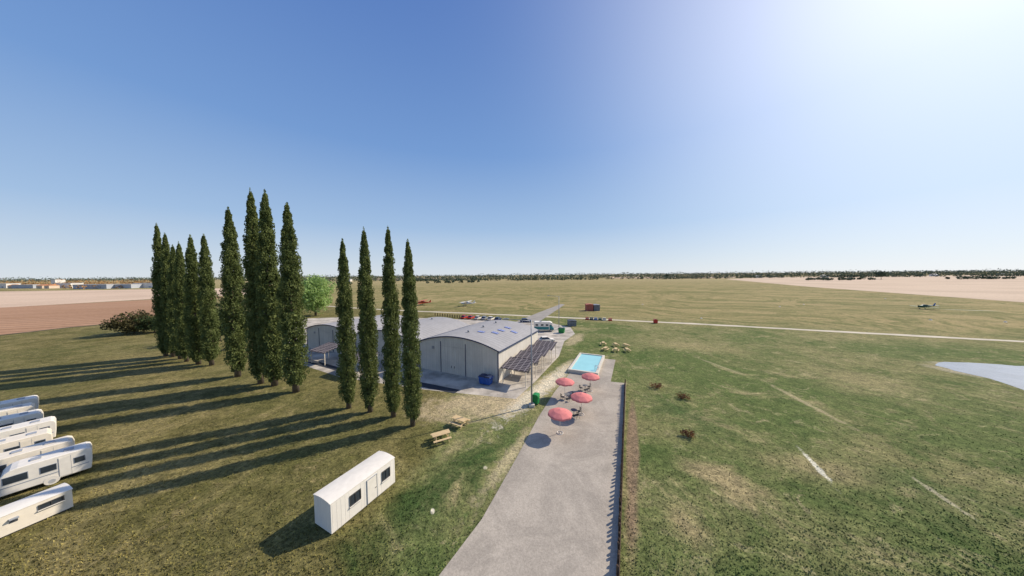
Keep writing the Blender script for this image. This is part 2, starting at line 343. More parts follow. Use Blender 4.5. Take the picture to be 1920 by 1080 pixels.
# ---------------------------------------------------------------- hangars
HA=math.atan2(-.43,.9)
HW,HL,EV,RI=17.3,19.0,5.3,1.6
def arch(x): return EV+RI*(1-(2*x/HW-1)**2)
def make_hangar(loc,label):
    t=thing('hangar',label,'hangar',loc,HA,'row of arched metal hangars')
    N=20; xs=[HW*i/N for i in range(N+1)]
    MB().prismy([(0,0),(HW,0)]+[(x,arch(x)-.06) for x in reversed(xs)],0,.2).build('gable_wall',M_['wall'],t)
    MB().prismy([(0,0),(HW,0)]+[(x,arch(x)-.06) for x in reversed(xs)],HL-.2,HL).build('rear_wall',M_['wall'],t)
    MB().box(HW-.1,HL/2,EV/2-.03,.2,HL-.404,EV-.06).build('side_wall',M_['wall'],t)
    MB().box(.1,HL/2,EV/2-.03,.2,HL-.404,EV-.06).build('side_wall',M_['wall'],t)
    ex=[-.25]+xs+[HW+.25]; zz=[EV-.08]+[arch(x) for x in xs]+[EV-.08]
    rf=MB().band(ex,zz,-.05,.07,-.12,HL+.12).build('roof',M_['roof'],t)
    for k in (4,9.5,15):
        v=MB(); v.tube((HW/2,k,arch(HW/2)+.06),(HW/2,k,arch(HW/2)+.35),.18,.18,10); v.tube((HW/2,k,arch(HW/2)+.35),(HW/2,k,arch(HW/2)+.46),.27,.1,10)
        v.build('roof_vent',M_['grey'],rf,True)
    MB().band(ex,zz,-.10,.10,-.17,-.122).build('fascia',M_['navy'],t)
    for sx in (-.302,HW+.302): MB().box(sx,HL/2,EV-.09,.09,HL+.28,.2).build('gutter',M_['navy'],t)
    for x in (0.03,HW-.03): MB().box(x,-.01,EV/2-.1,.14,.16,EV-.2).build('corner_post',M_['navy'],t)
    for x in (HW*.30,HW*.62): MB().box(x,-.05,2.9,.08,.09,5.8).build('door_post',M_['navy'],t)
    for i,(a,b2) in enumerate(((.31,.4575),(.4615,.609))):
        d=MB(); x0,x1=HW*a,HW*b2
        d.box((x0+x1)/2,-.015,2.5,x1-x0,.02,4.8)
        dd=d.build('sliding_door',M_['wall'],t)
        h=MB(); h.box(x0+.3 if i else x1-.3,-.06,1.3,.06,.06,.4); h.build('door_handle',M_['black'],dd)
    MB().box(HW*.46,-.04,4.96,HW*.305,.05,.06).build('door_rail',M_['wall'],t)
    dp=MB().box(HW*.82,-.03,1.05,.95,.05,2.1).build('door',M_['wall'],t)
    MB().box(HW*.82+.35,-.08,1.05,.1,.05,.05).build('door_handle',M_['black'],dp)
    return t
xd=Vector((math.cos(HA),math.sin(HA),0)); yd=Vector((-xd.y,xd.x,0))
oA=Vector((-2.4,44.9,0))-xd*HW
hA=make_hangar(oA,'nearest arched grey hangar, its long side shaded by dark solar canopies')
for cx,cy in ((10.6,5.5),(12.9,7.0),(12.9,9.6),(15.0,11.2),(12.9,12.6)):
    sl=math.atan(-(RI*4/HW)*(2*cx/HW-1)) ; 
    MB().box(cx,cy,arch(cx)+.14,1.4,.9,.05,ry=-sl).build('solar_panel',M_['bsolar'],hA)
MB().box(3.4,-.06,4.45,.5,.1,.5).build('vent_grille',M_['grey'],hA)
hB=dup(hA,oA-xd*(HW+1.6),HA,'middle arched grey hangar of the three, half hidden behind tall poplars',(1,1,.95))
for c_ in list(hB.children):
    if c_.name.startswith('solar_panel') : bpy.data.objects.remove(c_)
hC=dup(hB,oA-xd*(HW+1.6)*2,HA,'farthest left arched grey hangar, seen between the two poplar groups',(1,1,.92))
def make_canopy(loc,label,w=4.6,d=3.9):
    t=thing('solar_canopy',label,'solar canopy',loc,HA,'solar canopies beside the hangars')
    MB().box(0,0,3.05,w,d,.08,rx=R(12)).build('panel',M_['solar'],t)
    for x in (-w/2+.25,w/2-.25):
        MB().box(x,0,2.9,.1,d*.96,.12,rx=R(12)).build('beam',M_['grey'],t)
        for y in (-d/2+.4,d/2-.4):
            MB().box(x,y,1.4+math.tan(R(12))*y/2,.11,.11,2.8+math.tan(R(12))*y).build('post',M_['cream'],t)
    return t
cb=oA+xd*(HW+2.9)
c0=make_canopy(cb+yd*1.6,'dark solar canopy nearest the front corner of the nearest hangar')
dup(c0,cb+yd*6.1,HA,'dark solar canopy second from the front along the hangar side')
dup(c0,cb+yd*10.6,HA,'dark solar canopy third from the front along the hangar side')
dup(c0,cb+yd*15.1,HA,'dark solar canopy farthest back along the hangar side')
p=G(612,652,3.0); dup(c0,(p.x,p.y,0),HA,'dark solar canopy in front of the farthest left hangar',(1.1,1.1,1))
p=G(676,668,3.0); dup(c0,(p.x,p.y,0),HA,'dark solar canopy in front of the middle hangar, behind poplars',(1.1,1.1,1))
# ---------------------------------------------------------------- white cabins
def make_cabin(name,label,loc,rz,L,W,H,wins,door,group=None,arc=.12,ribs=True,mt='siding'):
    t=thing(name,label,'cabin',loc,rz,group)
    nn=8; ar=[(-W/2+W*i/nn, H+arc*(1-(2*i/nn-1)**2)) for i in range(nn+1)]
    body=MB(); pr=[(-W/2,.12),(W/2,.12)]+[(y,z) for y,z in reversed(ar)]
    k=len(pr); vs=[(-L/2,y,z) for y,z in pr]+[(L/2,y,z) for y,z in pr]
    body.add(vs,[tuple(range(k-1,-1,-1)),tuple(range(k,2*k))]+[(i,(i+1)%k,(i+1)%k+k,i+k) for i in range(k)])
    x=-L/2+.12
    while ribs and x<L/2-.05:
        if not any(abs(x-a)<b2/2+.06 for a,b2,_ in wins) and not (door is not None and abs(x-door)<.5):
            body.box(x,-W/2,.12+(H-.2)/2,.035,.014,H-.2)
        body.box(x,W/2,.12+(H-.2)/2,.035,.014,H-.2); x+=.3
    y=-W/2+.15
    while ribs and y<W/2: 
        for s in(-1,1): body.box(s*(L/2),y,.12+(H-.2)/2,.014,.035,H-.2)
        y+=.3
    body.build('body',M_[mt],t)
    rf=MB(); ro=[(y*1.025,z+.015) for y,z in ar]; ro2=[(y*1.025,z+.05) for y,z in ar]
    k=len(ro); vs=[]
    for x in (-L/2-.04,L/2+.04): vs+=[(x,y,z) for y,z in ro]+[(x,y,z) for y,z in ro2]
    fs=[]
    for i in range(k-1): fs+=[(i+1,i,k+i,k+i+1),(2*k+i,2*k+i+1,3*k+i+1,3*k+i),(k+i+1,k+i,3*k+i,3*k+i+1),(i,i+1,2*k+i+1,2*k+i)]
    fs+=[(0,2*k,3*k,k),(k-1,2*k-1,4*k-1,3*k-1)]
    rf.add(vs,fs); rf.build('roof',M_['white'],t)
    MB().box(0,0,.055,L-.2,W-.2,.11).build('chassis',M_['dgrey'],t)
    for cx,cw,ch in wins:
        fr=MB(); z=min(1.45,H-ch/2-.25)
        fr.box(cx,-W/2-.03,z+ch/2+.03,cw+.12,.07,.06); fr.box(cx,-W/2-.03,z-ch/2-.03,cw+.12,.07,.06)
        for s in (-1,0,1): fr.box(cx+s*(cw/2+.03)*1.0,-W/2-.03,z,.06 if s else .04,.066,ch)
        fo=fr.build('window',M_['frame'],t)
        MB().box(cx,-W/2-.008,z,cw,.03,ch).build('pane',M_['glass'],fo)
        MB().box(cx,-W/2-.05,z-ch/2-.08,cw+.2,.14,.04).build('sill',M_['white'],fo)
    if door is not None:
        do=MB().box(door,-W/2-.02,1.1,.8,.04,1.85).build('door',M_['white'],t)
        fr=MB(); 
        for s in (-1,1): fr.box(door+s*.43,-W/2-.025,1.1,.035,.06,1.9)
        fr.box(door,-W/2-.025,2.06,.895,.06,.035); fr.build('door_frame',M_['greystripe'],do)
        MB().box(door+.3,-W/2-.06,1.05,.1,.04,.03).build('door_handle',M_['black'],do)
    return t
A=G(622,1005);B=G(741,906); ax=(B-A).normalized(); per=Vector((-ax.y,ax.x,0)); Lc=(B-A).length; Wc=2.0
ctr=(A+B)/2+per*Wc/2
make_cabin('portable_cabin','white ribbed portable cabin with two dark windows, alone on the grass',ctr,math.atan2(ax.y,ax.x),Lc,Wc,2.25,
  [(-Lc/2+Lc*.33,.75,.68),(-Lc/2+Lc*.83,.66,.68)],-Lc/2+Lc*.59)
A=G(138,952); B0=G(0,1012); ax=(A-B0).normalized(); per=Vector((-ax.y,ax.x,0)); Lc=6.5; Wc=1.75
ctr=A-ax*Lc/2+per*Wc/2
mh=make_cabin('mobile_home','low white flat sided mobile home cut by the bottom left edge',ctr,math.atan2(ax.y,ax.x),Lc,Wc,1.5,[(Lc/2-.85,.9,.25)],None,None,.1,False,'cream')
MB().box(Lc/2-2.25,-Wc/2-.1,1.12,.35,.2,.08).build('awning_box',M_['greystripe'],mh)
MB().box(Lc/2-2.25,-Wc/2-.012,.95,.3,.03,.22).build('vent',M_['dgrey'],mh)
# ---------------------------------------------------------------- caravans
def wheel(t,x,y,r,w=.16,side=-1):
    o=MB().tube((x,y-w/2,r),(x,y+w/2,r),r,r,16).build('wheel',M_['tyre'],t,bevel=.02)
    MB().tube((x,y-w/2-.012,r),(x,y+w/2+.012,r),r*.58,r*.58,12).build('rim',M_['rim'],o)
def make_caravan(label,loc,rz,L=4.7,stripe='greystripe',paint='white',kind=0):
    t=thing('caravan',label,'caravan',loc,rz,'caravans parked in a row on the grass')
    W=1.9;H=2.35;b=.36
    if kind==0: pr=[(-L/2+.12,b),(-L/2,b+.45),(-L/2+.1,1.15),(-L/2+.75,2.1),(-L/2+1.0,H-.06),(-L/2+1.3,H),(L/2-.3,H),(L/2-.08,H-.12),(L/2,H-.4),(L/2-.02,1.2),(L/2-.1,b)]
    elif kind==1: pr=[(-L/2+.3,b),(-L/2,b+.6),(-L/2+.02,1.2),(-L/2+.3,1.95),(-L/2+.5,H-.1),(-L/2+.75,H),(L/2-.35,H),(L/2-.1,H-.15),(L/2,1.8),(L/2,b+.4),(L/2-.2,b)]
    else: pr=[(-L/2+.1,b),(-L/2,b+.4),(-L/2+.25,1.6),(-L/2+.45,2.1),(-L/2+.7,H),(0,H+.03),(L/2-.25,H),(L/2-.03,H-.25),(L/2,b+.2),(L/2-.1,b)]
    MB().prismy(pr,-W/2,W/2).build('body',M_[paint],t,smooth=False,bevel=.06,seg=3)
    MB().box(0,0,b-.06,L*.7,W*.7,.14).build('chassis',M_['dgrey'],t)
    for s in (-1,1):
        for cx,cw,ch in ((-L/2+1.2,1.0,.55),(.25,.7,.5),(L/2-.65,.5,.45)):
            if s==1 and cx==.25: continue
            wf=MB().box(cx,s*(W/2+.008),1.52,cw+.08,.03,ch+.08).build('window',M_['greystripe'],t,bevel=.01)
            MB().box(cx,s*(W/2+.02),1.52,cw,.03,ch).build('pane',M_['glass'],wf)
        MB().box(0,s*(W/2+.004),.98,L-.4,.02,.07).build('stripe',M_[stripe],t)
        wheel(t,.35,s*(W/2-.08),.31,.18)
        MB().tube((.35,s*(W/2+.0),.40),(.35,s*(W/2+.02),.40),.38,.38,16).build('wheel_arch',M_[paint],t)
    d=MB().box(L/2-1.35,-W/2-.006,1.3,.55,.03,1.65).build('door',M_[paint],t)
    fr=MB()
    for s in (-1,1): fr.box(L/2-1.35+s*.29,-W/2-.01,1.3,.015,.035,1.68)
    fr.build('door_seal',M_['greystripe'],d)
    if kind==0: MB().box(-L/2+.41,0,1.63,.04,1.2,.7,ry=R(33)).build('front_window',M_['glass'],t)
    else: MB().box(-L/2+.13,0,1.6,.04,1.2,.6,ry=R(20)).build('front_window',M_['glass'],t)
    for x in (-.3,1.2):
        MB().box(x,0,H+.05,.5,.5,.08).build('skylight',M_['greystripe'],t,bevel=.02)
    db=MB(); 
    for s in (-1,1): db.tube((-L/2+.2,s*.5,.38),(-L/2-.95,0,.38),.035)
    db.tube((-L/2-.85,0,.38),(-L/2-.85,0,.05),.03); db.build('drawbar',M_['grey'],t)
    return t
ca=Vector((.52,.854,0)).normalized(); crz=math.atan2(ca.y,ca.x)
spec=[((172,829),4.7,'greystripe','white',0,'white caravan with sloped nose, nearest of the parked row'),
 ((139,817),4.9,'greystripe','cream',1,'cream caravan directly behind the nearest caravan'),
 ((98,803),4.5,'bluestripe','cream',2,'cream caravan with blue stripe, third from the front of the row'),
 ((105,781),4.7,'bluestripe','white',0,'white caravan poking out furthest right, fourth in the row'),
 ((80,767),4.6,'greystripe','white',1,'white caravan fifth in the row, behind the one that juts out'),
 ((66,755),4.5,'bluestripe','cream',2,'cream caravan with blue stripe, last but one in the row'),
 ((72,741),4.7,'greystripe','white',0,'white caravan at the far end of the row by the left edge')]
for (px,py),L,st,pt,kd,lab in spec:
    e=G(px,py,2.35); e=Vector((e.x,e.y,0)); make_caravan(lab,e-ca*L/2+Vector((-ca.y,ca.x,0))*(-.2),crz+R(random.uniform(-2,2)),L,st,pt,kd)
# ---------------------------------------------------------------- foliage
def leaves(mb,c,rx,rz_,n,ls,up=0,shell=.5):
    rd=random.uniform; gs=random.gauss
    for _ in range(n):
        while True:
            d=Vector((rd(-1,1),rd(-1,1),rd(-1,1)))
            if .01<d.length<=1: break
        d=d*(d.length**(-shell))
        p=Vector((c[0]+d.x*rx,c[1]+d.y*rx,c[2]+d.z*rz_))
        a=Vector((gs(0,1),gs(0,1),gs(0,1)+up)).normalized()
        q=a.cross(Vector((gs(0,1),gs(0,1),gs(0,1)))).normalized()
        s=ls*rd(.6,1.3)
        mb.add([p-a*s*.6,p+q*s*.35,p+a*s*.6,p-q*s*.35],[(0,1,2,3)])
lm_pop=leafmat('poplar leaves',(.062,.088,.024),(.225,.26,.085),.3)
def prof(t):
    K=[(0,.35),(.03,.65),(.08,.9),(.16,1.0),(.35,1.0),(.55,.88),(.7,.72),(.85,.5),(.94,.28),(1,.06)]
    for (a,x),(b,y) in zip(K,K[1:]):
        if t<=b: return x+(y-x)*(t-a)/(b-a)
    return .06
def make_poplar(seed,label):
    random.seed(seed)
    t=thing('poplar_tree',label,'poplar tree',(0,0,0),0,'columnar poplars in a line')
    H=24.0;Rm=1.22
    tr=MB(); tr.tube((0,0,-.1),(0,0,3),.3,.24,9); tr.tube((0,0,3),(0,0,14),.24,.13,8); tr.tube((0,0,14),(0,0,22),.13,.04,6)
    for k in range(26):
        z=1.2+k*.7; a=random.uniform(0,6.28); r=Rm*prof((z-1)/23)*.6
        tr.tube((0,0,z),(math.cos(a)*r,math.sin(a)*r,z+1.3),.06,.02,5)
    tr.build('trunk',M_['bark'],t,True)
    mb=MB()
    for k in range(560):
        u=random.random()**.88; z=.8+u*22.5; r=Rm*prof(u)
        a=random.uniform(0,6.28); q=r*random.uniform(.45,.85)
        s=max(.14,.24*min(1,r/.9))*random.uniform(.75,1.2)
        leaves(mb,(math.cos(a)*q,math.sin(a)*q,z),s,s*2.3,42,.155,2.2,.55)
    for k in range(110):
        z=1.0+k/110*22; leaves(mb,(0,0,z),Rm*prof(k/110)*.66,.4,34,.34,1.2,.2)
    leaves(mb,(0,0,23.4),.1,.6,40,.18,2.5)
    mb.build('crown',lm_pop,t); return t
trees=[
 ((311,668),(300,418),'narrow dark poplar at the far left end of the left group'),
 ((325,669),(316,435),'second poplar from the left end of the left group'),
 ((338,673),(329,458),'third poplar from the left, shortest of the left group'),
 ((350,678),(342,452),'fourth poplar from the left, thin and partly hidden'),
 ((372,683),(355,440),'fifth poplar from the left, just before a small gap'),
 ((397,685),(381,437),'poplar standing a little apart at the right of the left group'),
 ((446,706),(425,387),'left poplar of the four tallest in the middle'),
 ((489,719),(465,352),'tallest poplar of all, second of the middle four'),
 ((515,723),(492,355),'third of the middle four, crowding the tallest poplar'),
 ((555,735),(535,377),'right poplar of the middle four, beside the far hangar wall'),
 ((654,765),(640,446),'left poplar of the four standing before the hangars'),
 ((694,772),(681,425),'second poplar of the four standing before the hangars'),
 ((738,781),(724,423),'third poplar of the four standing before the hangars'),
 ((774,798),(761,446),'right poplar of the four, nearest the picnic tables')]
wid=[24,24,24,24,30,28,38,38,42,44,34,36,36,37]
protos=[]
for i,(bp,tp,lab) in enumerate(trees):
    g=G(*bp); h=HT(g,*tp)
    w=wid[i]/F*g.y/2.75*1.22
    sx=(w,w,h/24.0)
    if i<4:
        o=make_poplar(100+i,lab); protos.append(o); o.location=g; o.scale=sx; o.rotation_euler=(0,0,i)
    else: dup(protos[i%4],g,i*1.3,lab,sx)
random.seed(11)
def make_round_tree(name,label,cat,loc,h,r,lmat,nb=60,ls=.6,trunk=.3,base=.25,group=None,nl=40):
    t=thing(name,label,cat,loc,0,group)
    tr=MB(); tr.tube((0,0,-.1),(0,0,h*.55),h*.022+.05,h*.01+.03,8)
    mb=MB()
    for k in range(nb):
        a=random.uniform(0,6.28); u=random.uniform(-1,1); rr=math.sqrt(max(0,1-u*u))
        q=random.uniform(.45,.9); p=(math.cos(a)*rr*r*q,math.sin(a)*rr*r*q,h*(base+(1-base)*.5)+u*h*(1-base)*.45*q)
        if k%5==0: tr.tube((0,0,h*.3),p,h*.008+.03,.02,5)
        s=r*random.uniform(.2,.36); leaves(mb,p,s,s*.8,nl,ls,0,.6)
    tr.build('trunk',M_['bark'],t,True); mb.build('crown',lmat,t); return t
bright=leafmat('bright green leaves',(.24,.38,.09),(.48,.60,.25),.45)
autumn=leafmat('olive brown leaves',(.05,.052,.022),(.14,.115,.045))
dgreen=leafmat('dark green leaves',(.03,.05,.018),(.10,.13,.045))
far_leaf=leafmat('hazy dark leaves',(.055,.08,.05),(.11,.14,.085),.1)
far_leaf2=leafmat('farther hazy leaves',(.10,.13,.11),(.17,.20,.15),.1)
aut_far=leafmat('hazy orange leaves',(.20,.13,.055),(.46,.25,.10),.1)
g=G(592,592); make_round_tree('broadleaf_tree','bright green broadleaf tree behind the middle poplars','tree',g,HT(g,590,509),7.6,bright,160,.8,base=.0)
g=G(560,590); make_round_tree('broadleaf_tree','bright green tree half hidden behind the rightmost middle poplar','tree',g,HT(g,560,530),5.5,bright,60,.8,base=.05)
g=G(252,625); make_round_tree('bush','brownish green bush left of the far left poplar','bush',g,HT(g,258,584),5.6,autumn,80,.55,base=.02)
g=G(290,624); make_round_tree('bush','dark green bush at the foot of the far left poplars','bush',g,HT(g,286,590),3.6,dgreen,50,.5,base=.02)
g=G(412,640); make_round_tree('bush','dark green bushy tree in the gap between left and middle poplars','tree',g,HT(g,410,560),2.6,dgreen,60,.5,base=.02)
g=G(437,655); make_round_tree('bush','dark leafy bush behind the left poplar of the middle four','bush',g,HT(g,437,575),2.6,dgreen,50,.5,base=.02)
brs=leafmat('dry orange leaves',(.12,.05,.022),(.30,.14,.06))
for (px,py,w_,lab) in ((1231,727,1.1,'low orange brown shrub nearest the top end of the fence'),(1281,747,1.0,'low sparse brown shrub between two others on the grass'),(1290,818,.85,'low dark shrub, lowest of the three right of the fence')):
    g=G(px,py); t=thing('dry_shrub',lab,'shrub',g,0,'dry shrubs on the grass right of the fence')
    st=MB()
    for k in range(14):
        a=random.uniform(0,6.28); st.tube((0,0,0),(math.cos(a)*w_*.7,math.sin(a)*w_*.7,random.uniform(.3,.7)),.03,.01,4)
    st.build('stems',M_['bark'],t); mb=MB()
    for k in range(26):
        a=random.uniform(0,6.28); q=random.uniform(.1,1)*w_; leaves(mb,(math.cos(a)*q,math.sin(a)*q*.8,.36),.22,.24,12,.15)
    mb.build('foliage',brs,t)
# ---------------------------------------------------------------- distant woods (masses)
def wood(rows,name,label,lmat,ls):
    mb=MB()
    for px0,px1,Y0,Y1,step,h0,h1,gap,wr in rows:
        x=px0
        while x<px1:
            u=(x-px0)/(px1-px0); Y=(Y0+(Y1-Y0)*u)*random.uniform(.97,1.06); X=(x-960)/F*Y
            if math.sin(x*.023+Y0)*.5+random.random()>gap:
                h=random.uniform(h0,h1)*(1.35 if random.random()<.08 else 1); r=h*random.uniform(.8,1.2)*wr
                leaves(mb,(X,Y,h*.5),r,h*.5,26,ls*random.uniform(.8,1.2),0,.3)
            x+=step*random.uniform(.5,1.5)
    o=mb.build(name,lmat); return tag(o,label,'trees',None,'stuff')
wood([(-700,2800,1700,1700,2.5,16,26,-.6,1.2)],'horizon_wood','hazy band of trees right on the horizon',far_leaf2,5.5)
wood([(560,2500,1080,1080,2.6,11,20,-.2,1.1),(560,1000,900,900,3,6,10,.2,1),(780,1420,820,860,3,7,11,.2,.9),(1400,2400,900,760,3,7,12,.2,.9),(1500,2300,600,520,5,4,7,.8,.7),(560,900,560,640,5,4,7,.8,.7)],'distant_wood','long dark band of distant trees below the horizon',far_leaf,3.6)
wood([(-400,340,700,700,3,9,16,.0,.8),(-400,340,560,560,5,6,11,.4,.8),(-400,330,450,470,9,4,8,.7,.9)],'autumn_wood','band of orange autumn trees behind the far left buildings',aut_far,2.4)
for px,py,hh,lab in ((1652,524,19,'single taller dark tree standing above the horizon band at right'),(1250,522,14,'small dark tree rising from the horizon band right of centre')):
    g=G(px,py); make_round_tree('distant_tree',lab,'tree',g,hh,hh*.55,far_leaf,30,2.2,group=None,nl=20)
# ---------------------------------------------------------------- distant buildings
fw=mat('far white wall',(.74,.70,.64),.8,0,.05,.1); fg=mat('far grey wall',(.42,.44,.47),.8,0,.05,.1); fr_=mat('far roof',(.52,.50,.48),.7,0,.05,.1); fb=mat('far tan wall',(.60,.48,.36),.8,0,.05,.1); fo_=mat('far orange tiles',(.55,.24,.11),.8,0,.1,.2)
def far_building(x0,x1,yb,hpx,w,lab,name='warehouse',cat='warehouse',gable=False,dep=16,rm=None):
    a=G(x0,yb); b=G(x1,yb-(x1-x0)*.0087); d=b-a; L=d.length; Y=a.y; h=hpx*Y/F
    t=thing(name,lab,cat,a,math.atan2(d.y,d.x),'low buildings on the far left skyline' if name=='warehouse' else None)
    MB().box(L/2,dep/2,h*.45,L,dep,h*.9).build('wall',w,t)
    if gable:
        r=MB(); r.add([(-.4,-.4,h*.9),(L+.4,-.4,h*.9),(L+.4,dep+.4,h*.9),(-.4,dep+.4,h*.9),(-.4,dep/2,h*1.3),(L+.4,dep/2,h*1.3)],[(0,1,5,4),(2,3,4,5),(0,4,3),(1,2,5),(3,2,1,0)]); r.build('roof',rm or fr_,t)
    else: MB().box(L/2,dep/2,h*.95+.01,L+.8,dep+.8,h*.1).build('roof',fr_,t)
    k=max(1,int(L/14))
    for i in range(k): MB().box(L*(i+.5)/k,-.06,h*.22,L/k*.22,.15,h*.36).build('door' if i%2 else 'window',fg if i%2 else M_['greystripe'],t)
for a in ((-60,12,541,9,fw,'white warehouse at the very left edge of the skyline'),(22,62,541,7,fg,'low grey warehouse second from the left edge'),
 (96,104,536,12,fw,'tall narrow white block rising above the far left skyline'),(106,133,540,9,fw,'white boxy warehouse right of the narrow tower block'),
 (137,200,542,8.5,fg,'long blue grey warehouse in the middle of the left skyline'),(206,246,541,8,fg,'grey warehouse right of the long blue grey one'),
 (250,292,540,9,fw,'white warehouse just left of the far left poplar')): far_building(*a)
for x,w_,lab in ((14,9,'tiny house with orange roof between the two leftmost warehouses'),(68,11,'tan house with orange roof between grey warehouse and tower block'),(83,9,'small house with orange roof just left of the narrow tower block'),(200,8,'tiny house with orange roof between the two grey warehouses')):
    far_building(x,x+w_,541,6,fb,lab,'town_house','house',True,12,fo_)
for i,(x,lab) in enumerate(((1420,'tiny white farmhouse on the horizon above the pale field'),(1545,'tiny white house on the horizon left of the tall dark tree'),(1752,'tiny white house on the horizon above the parked green aircraft'),(1880,'tiny white house on the horizon near the right edge'),(648,'tiny white farmhouse beyond the poplars left of centre'))):
    far_building(x,x+9,525-(x-960)*.0087,3.6,fw,lab,'farmhouse','house',True,12)
# ---------------------------------------------------------------- umbrellas
def make_umbrella(loc,label):
    t=thing('parasol',label,'parasol',loc,0,'salmon parasols on the terrace')
    Rr=1.38; N=32
    vs=[(0,0,2.75)]
    for k in range(3):
        for i in range(N):
            a=2*math.pi*i/N; ph=(i%4)/4; sc_=1-.05*math.sin(math.pi*ph)*(k>0)
            zz={0:2.60,1:2.34,2:2.26}[k]+(.03*math.sin(math.pi*ph) if k==2 else 0)
            r=Rr*(.5,.93,1.0)[k]*sc_
            vs.append((r*math.cos(a),r*math.sin(a),zz))
    fs=[(0,1+i,1+(i+1)%N) for i in range(N)]
    for k in range(2):
        for i in range(N): fs.append((1+k*N+i,1+(k+1)*N+i,1+(k+1)*N+(i+1)%N,1+k*N+(i+1)%N))
    m0=len(vs)
    for i in range(N):
        x,y,z=vs[1+2*N+i]; vs.append((x,y,z-.16-.04*(i%2)))
    for i in range(N): fs.append((1+2*N+i,m0+i,m0+(i+1)%N,1+2*N+(i+1)%N))
    cp=MB().add(vs,fs).build('canopy',M_['pink'],t)
    for i in range(8):
        a=2*math.pi*i/8; MB().tube((0,0,2.68),(Rr*.98*math.cos(a),Rr*.98*math.sin(a),2.25),.014,.01,5).build('rib',M_['pink2'],cp)
    MB().tube((0,0,.06),(0,0,2.8),.028,.024,8).build('pole',M_['pink2'],t,True)
    b=MB(); N=20
    b.tube((0,0,.0),(0,0,.05),.09,.09,12)
    for i in range(N):
        a=2*math.pi*i/N; a2=2*math.pi*(i+1)/N; b.tube((.34*math.cos(a),.34*math.sin(a),.04),(.34*math.cos(a2),.34*math.sin(a2),.04),.035,.035,6,False)
    for i in range(4):
        a=math.pi/2*i; b.tube((0,0,.04),(.34*math.cos(a),.34*math.sin(a),.04),.02,.02,5)
    b.build('base',M_['pink2'],t,True)
    MB().tube((0,0,2.74),(0,0,2.9),.03,.01,8).build('finial',M_['pink2'],t)
    return t
def onT(px,py): g=G(px,py,.05); return g
u0=make_umbrella(onT(1050,812),'salmon red parasol nearest the camera on the terrace')
dup(u0,onT(1090,777),.3,'salmon red parasol second nearest, left of the fence line')
dup(u0,onT(1059,744),.6,'salmon red parasol at the left edge of the terrace below the pool')
dup(u0,onT(1107,733),.2,'salmon red parasol closest to the pool corner')
def make_table(loc,label):
    t=thing('bistro_table',label,'table',loc,0,'black bistro tables under the parasols')
    MB().tube((0,0,.72),(0,0,.745),.4,.4,20).build('tabletop',M_['midgrey'],t)
    MB().tube((0,0,.03),(0,0,.72),.03,.03,8).build('post',M_['black'],t)
    MB().tube((0,0,0),(0,0,.03),.24,.2,16).build('base',M_['black'],t); return t
def make_chair(loc,rz,label):
    t=thing('bistro_chair',label,'chair',loc,rz,'black bistro chairs on the terrace')
    MB().box(0,0,.45,.42,.42,.03).build('seat',M_['black'],t,bevel=.01)
    bk=MB(); 
    for k in range(5): bk.box(-.16+k*.08,.22,.68,.025,.02,.4)
    bk.box(0,.22,.88,.42,.03,.05); bk.build('backrest',M_['black'],t)
    for x in (-.19,.19):
        for y in (-.19,.19): MB().tube((x,y,.44),(x*1.12,y*1.12,0),.016,.014,6).build('leg',M_['black'],t)
    return t
tb=[((1076,779),'second nearest parasol'),((1063,748),'left edge parasol'),((1097,731),'pool corner parasol')]
for i,((px,py),w_) in enumerate(tb):
    g=onT(px,py)
    lab='dark grey bistro table beside the '+w_
    if i==0: T0=make_table(g,lab)
    else: dup(T0,g,0,lab)
    for k,(a,wd) in enumerate(((R(200),'left'),(R(20),'right'),(R(290),'near'))):
        q=Vector((g.x+math.cos(a)*.75,g.y+math.sin(a)*.75,.05))
        lab='black bistro chair on the %s side of the table by the %s'%(wd,w_)
        if i==0 and k==0: C0=make_chair(q,a-math.pi/2,lab)
        else: dup(C0,q,a-math.pi/2,lab)
# ---------------------------------------------------------------- picnic tables
def make_picnic(loc,rz,label,group):
    t=thing('picnic_table',label,'picnic table',loc,rz,group)
    tp=MB()
    for k in range(5): tp.box(0,-.32+k*.16,.75,1.9,.145,.045)
    tp.build('tabletop',M_['wood'],t)
    for s in (-1,1):
        b_=MB(); 
        for k in (0,1): b_.box(0,s*(.68+k*.15),.45,1.9,.135,.045)
        b_.build('bench',M_['wood'],t)
    for x in (-.65,.65):
        l=MB(); l.box(x,0,.68,.06,.8,.09); l.box(x,0,.39,.06,1.62,.09)
        l.box(x+.062,.5,.36,.05,.09,.84,rx=R(26)); l.box(x+.062,-.5,.36,.05,.09,.84,rx=R(-26)); l.build('leg_frame',M_['wood'],t)
    MB().box(0,0,.55,1.3,.06,.06).build('brace',M_['wood'],t)
    return t
p0=make_picnic(G(827,826),R(28),'pale wooden picnic table nearer the white cabin','picnic tables on bare earth near the poplars'); p0.scale=(1.0,1.0,1.1)
dup(p0,G(862,797),R(-30),'pale wooden picnic table closer to the hangar apron')
labs=['left','middle','right']
for r_,yy,wd in ((0,657,'front'),(1,647.5,'back')):
    for k in range(3):
        dup(p0,G(1135+k*21-r_*3+random.uniform(-2,2),yy+k*1.4+random.uniform(-1,1)),R(50+k*17+r_*25),'small pale picnic table, %s one of the %s row beyond the pool'%(labs[k],wd),(.8,.8,1.0),'six picnic tables beyond the pool')
